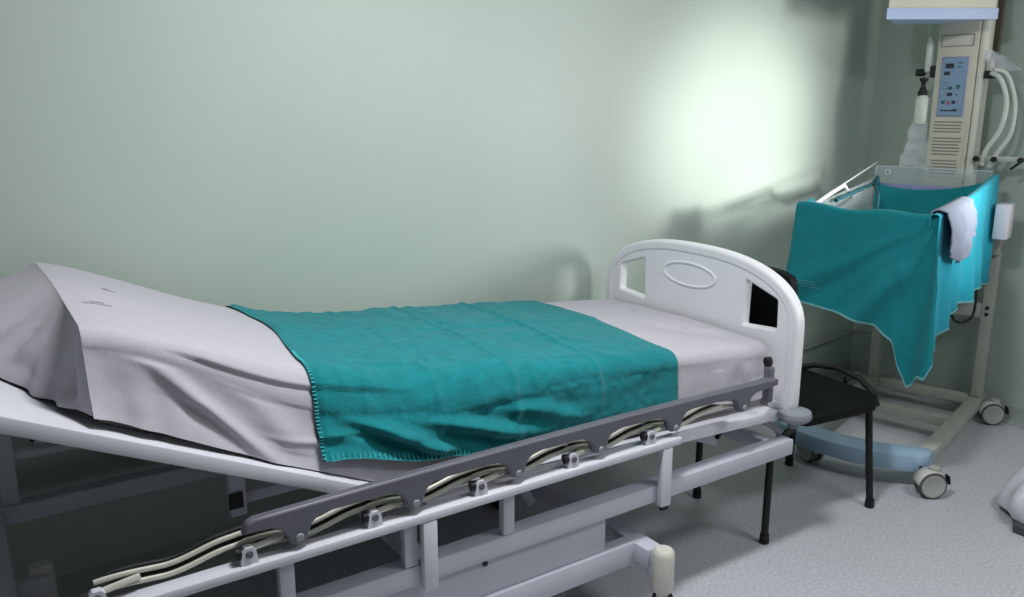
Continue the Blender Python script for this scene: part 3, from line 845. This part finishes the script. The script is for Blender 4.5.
# teal drape over the front of the bassinet
def front_drape():
    def fn(a, b):
        # a: 0 left edge -> 1 right end; b: 0 = inner tuck, then up over the rim and down to the hem
        s = lerp(-.16, .562, a)
        v = .66 - max(0, s)
        hem = interp([(-.16, .735), (0, .725), (.2, .70), (.37, .668), (.41, .635), (.435, .62), (.455, .52), (.485, .44), (.50, .455), (.515, .50), (.54, .50), (.562, .56)], s)
        zt = 1.138 - .012 * math.sin(PI * max(0, s) / .6) + .006 * math.sin(s * 22)
        if b < .12:
            t = b / .12
            return front_pos(s, v, zt - .05 * (1 - t), -.014 - .010 * (1 - t), 0)
        t = (b - .12) / .88
        if t < .06:
            k = t / .06
            return front_pos(s, v, zt + .010 * math.sin(PI * k), lerp(-.014, .016, k), 0)
        k = (t - .06) / .94
        return front_pos(s, v, lerp(zt, hem, k), .016, k)
    def front_pos(s, v, z, out, k):
        # out: distance outward from the tray's front face
        fold = 0
        if k > 0:
            g = sm(.34, .46, s)
            ph = math.atan2(max(0, .575 - s), k * .55 + .03)
            amp = .030 * k ** .8 * math.exp(-(ph / .75) ** 2)
            fold = amp * (math.sin(ph * 15 + .6) + .5 * math.sin(ph * 31)) + k * (.008 * math.sin(s * 16 + 1.2) + .008 * nz(s * 8, k * 2))
            fold += k * .035 * math.exp(-(ph / .6) ** 2) + k * .014
            fold = max(fold, -.004)
        v -= .055 * k * sm(.38, .56, s)
        u = BU0 - out - fold
        if s < 0:       # wraps round the left-hand corner
            ang = min(1, -s / .05)
            u = BU0 + max(0, -s - .02) - (out + fold * .6) * (1 - ang)
            v = .66 + (out + fold) * ang + k * .02
        return P(u, v, z)
    mb = MB().grid(fn, 150, 70)
    mk = MB()
    for q in range(3):
        mk.grid(lambda u, v: fn((.19 + .012 * q + .075 * u) / .722, .80 + .022 * q + .008 * v + .003 * math.sin(u * 40)) - UU * .003, 10, 1)
    o = mb.build('surgical_drape', M['teal_dark'], ang=180, thick=.0025)
    tag(o, 'dark teal drape hung over the front of the infant warmer bassinet with a trailing corner', 'drape')
    mk.build('printed_mark', M['print_teal'], o)
    MB().grid(lambda a, v: fn(a, lerp(.985, 1, v)) - UU * .0022, 150, 2).build('hem', M['hem'], o, ang=180)
    return o
fd = front_drape()

def right_drape():
    def fn(a, b):
        u = lerp(-.005, .965, a)
        zt = lerp(1.135, 1.225, a) - .02 * math.sin(PI * a)
        hem = interp([(0, .60), (.06, .615), (.16, .655), (.4, .70), (.7, .73), (1, .735)], a) + .008 * math.sin(a * 19)
        if b < .1: return P(u, BV0 + .022, zt - .05 * (1 - b / .1))
        if b < .15:
            k = (b - .1) / .05
            return P(u, lerp(BV0 + .022, BV0 - .012, k), zt + .008 * math.sin(PI * k))
        k = (b - .15) / .85
        f = k * (.016 * math.sin(a * 34 + 1.5 * math.sin(k * 2)) + .012 * math.sin(a * 13) + .012 * nz(a * 7, k * 3, 2)) + .016 * k
        return P(u, BV0 - .012 - max(-.003, f), lerp(zt, hem, k))
    o = MB().grid(fn, 140, 60).build('surgical_drape', M['teal_lit'], ang=180, thick=.0025)
    tag(o, 'lamplit teal drape hung over the right side of the infant warmer bassinet', 'drape')
    MB().grid(lambda a, v: fn(a, lerp(.982, 1, v)) - VV * .0022, 140, 2).build('hem', M['hem'], o, ang=180)
    return o
rd = right_drape()

def lining():
    def fn(a, b):
        v = lerp(BV1 - .03, BV0 + .03, a)
        top = 1.165 - .035 * math.sin(PI * a) ** .8 + .035 * a
        if b < .5:
            k = b / .5
            return P(BU1 - .045 - .01 * math.sin(a * 15) * k - .03 * k, v, lerp(top, 1.005, k))
        k = (b - .5) / .5
        return P(lerp(BU1 - .075, BU0 + .04, k), v, 1.005 - .012 * math.sin(PI * k) + .008 * nz(a * 6, k * 8))
    o = MB().grid(fn, 60, 60).build('drape_lining', M['teal_dark'], ang=180)
    tag(o, 'teal cloth lining the inside of the bassinet below its clear rear panel', 'drape')
    k0 = P(BU1 - .05, BV1 - .03, 1.17)
    MB().tube(bez([k0 + Vector((0, 0, .03)), k0, P(BU1 - .30, BV1 - .03, 1.15), P(BU1 - .62, BV1 - .04, 1.13)]), [.006 + .004 * math.sin(i * .9) ** 2 for i in range(31)], 8).build('tie_strap', M['cord'], o)
    MB().tube(bez([k0 + Vector((0, 0, .01)), P(BU1 - .15, BV1 - .06, 1.155), P(BU1 - .36, BV1 - .14, 1.14), P(BU1 - .62, BV1 - .22, 1.11)]), .007, 8).build('tie_strap', M['cord'], o)
    MB().lathe([(0, -.02), (.014, -.012), (.018, 0), (.012, .014), (0, .03)], k0, (0, 0, 1), 10).build('tie_knot', M['cord'], o)
    return o
ln = lining()

# pale towel over the front right corner
def towel(a, b):
    u = lerp(.03, .40, a)
    zt = lerp(1.135, 1.225, (u + .005) / .97) + .012 - .018 * math.sin(PI * (u / .96))
    zb = interp([(0, 1.0), (.25, .955), (.5, .925), (.8, .955), (1, 1.02)], a)
    if b < .2: return P(u - .0, BV0 + .03, zt - .03 * (1 - b / .2))
    if b < .3:
        k = (b - .2) / .1
        return P(u, lerp(BV0 + .03, BV0 - .028, k), zt + .010 * math.sin(PI * k))
    k = (b - .3) / .7
    f = .010 * math.sin(a * 17 + k * 2) * k + .010 * nz(a * 5, k * 4, 8) + .022 * k
    return P(u - .05 * k * (1 - a) + .02 * k, BV0 - .034 - max(0, f) - .012 * math.sin(PI * k), lerp(zt, zb, k))
o = MB().grid(towel, 50, 40).build('hand_towel', M['towel'], ang=180, thick=.006)
tag(o, 'pale grey towel folded over the right rim of the bassinet', 'towel')

# black cable loop below the tray, beige cable on the wall
o = MB().tube(bez([P(.55, .17, .86), P(.56, .15, .68), P(.60, .13, .60), P(.66, .10, .585), P(.72, .08, .62), P(.76, .09, .75), P(.78, .12, .87)]), .006, 8).build('power_cable', M['dark'])
tag(o, 'black cable looping below the bassinet tray of the infant warmer', 'cable')
o = MB().tube(bez([(2.6, 2.82, .22), (3.3, 2.82, .225), (3.86, 2.82, .235), (4.1, 2.82, .255), (4.27, 2.815, .27), (4.285, 2.79, .28), (4.286, 2.57, .295), (4.286, 2.35, .30)]), .005, 8).build('wall_cable', M['cable'])
tag(o, 'thin beige cable run along the wall behind the warmer', 'cable')

# ------------------------------------------------------------------ bag on the floor at the right
bx, by = 3.33, 1.19
mb = MB()
mb.prism([(3.16, 1.345), (3.27, 1.40), (3.60, 1.44), (3.72, 1.12), (3.17, 1.06)], lambda a, b, t: Vector((a, b, t)), .001, .03)
o = mb.build('grey_board', M['board'], smooth=False)
tag(o, 'dark grey flat board on the floor under the white bag', 'board')
def bagf(u, v):
    th = 2 * PI * u; ph = PI / 2 * v
    r = (1 - .25 * nz(math.cos(th) * 2, math.sin(th) * 2, v * 2)) * (.93 + .05 * math.sin(th * 7) * (1 - v))
    x = 3.465 + .30 * math.cos(th) * math.cos(ph) ** 1.3 * r
    y = 1.275 + .23 * math.sin(th) * math.cos(ph) ** 1.3 * r
    z = .032 + .22 * math.sin(ph) * (1 + .25 * nz(x * 9, y * 9, 3))
    return Vector((x, y, z))
o = MB().grid(bagf, 90, 30).build('plastic_bag', M['bag'], ang=180)
tag(o, 'crumpled white plastic bag standing on the floor at the right edge', 'plastic bag')

# ------------------------------------------------------------------ camera
f_px = 850.349
cam = bpy.data.cameras.new('camera'); co = bpy.data.objects.new('camera', cam); COL.objects.link(co)
cam.sensor_width = 36; cam.lens = f_px / 1024 * 36; cam.clip_start = .02
Rm = Matrix(((.82829, .12764, -.54557), (-.56031, .18868, -.80653), (0, .97371, .22780)))
zc = -Vector((0.54557, .80653, -.22780)).normalized()
x_ = Vector((.82829, -.56031, 0)).normalized(); x_ = (x_ - zc * x_.dot(zc)).normalized(); y_ = zc.cross(x_)
co.matrix_world = Matrix.Translation((0, 0, 1.57)) @ Matrix((x_, y_, zc)).transposed().to_4x4()
SC.camera = co

# ------------------------------------------------------------------ lights
def area(name, loc, size, power, color=(1, 1, 1), target=None, shape='RECTANGLE', spread=PI):
    l = bpy.data.lights.new(name, 'AREA'); l.shape = shape; l.size, l.size_y = size; l.energy = power; l.color = color; l.spread = spread
    o = bpy.data.objects.new(name, l); COL.objects.link(o); o.location = loc
    d = (Vector(target) - Vector(loc)) if target else Vector((0, 0, -1))
    o.rotation_euler = d.to_track_quat('-Z', 'Y').to_euler()
    return o
area('ceiling_light', (1.15, 1.40, 2.70), (.5, .25), 44, (.96, .97, 1.0))
area('floor_fill', (2.7, .1, 2.70), (1.0, .5), 26, (.95, .97, 1.0))  # added fill light that brightens the floor
def spot(name, loc, target, energy, deg, blend, soft, color):
    sl = bpy.data.lights.new(name, 'SPOT'); sl.energy = energy; sl.spot_size = math.radians(deg); sl.spot_blend = blend; sl.shadow_soft_size = soft; sl.color = color
    so = bpy.data.objects.new(name, sl); COL.objects.link(so); so.location = loc
    so.rotation_euler = (Vector(target) - so.location).to_track_quat('-Z', 'Y').to_euler()
spot('exam_lamp', (4.05, .15, 1.5), (3.24, 2.83, 1.40), 400, 29, 1.0, .16, (1, .99, .95))
spot('exam_lamp_wide', (4.05, .10, 1.55), (2.5, 2.83, 2.05), 180, 80, .85, .38, (1, .99, .96))
spot('drape_fill', (4.0, .05, 1.6), (3.70, 1.85, 1.08), 150, 24, .9, .12, (1, .99, .96))  # extra spot added to brighten the right-hand drape
wd = bpy.data.worlds.new('world'); SC.world = wd; wd.use_nodes = True
wd.node_tree.nodes['Background'].inputs['Color'].default_value = (.8, .85, .9, 1)
wd.node_tree.nodes['Background'].inputs['Strength'].default_value = .1
SC.view_settings.view_transform = 'Standard'
SC.view_settings.look = 'None'
SC.view_settings.exposure = 0.0
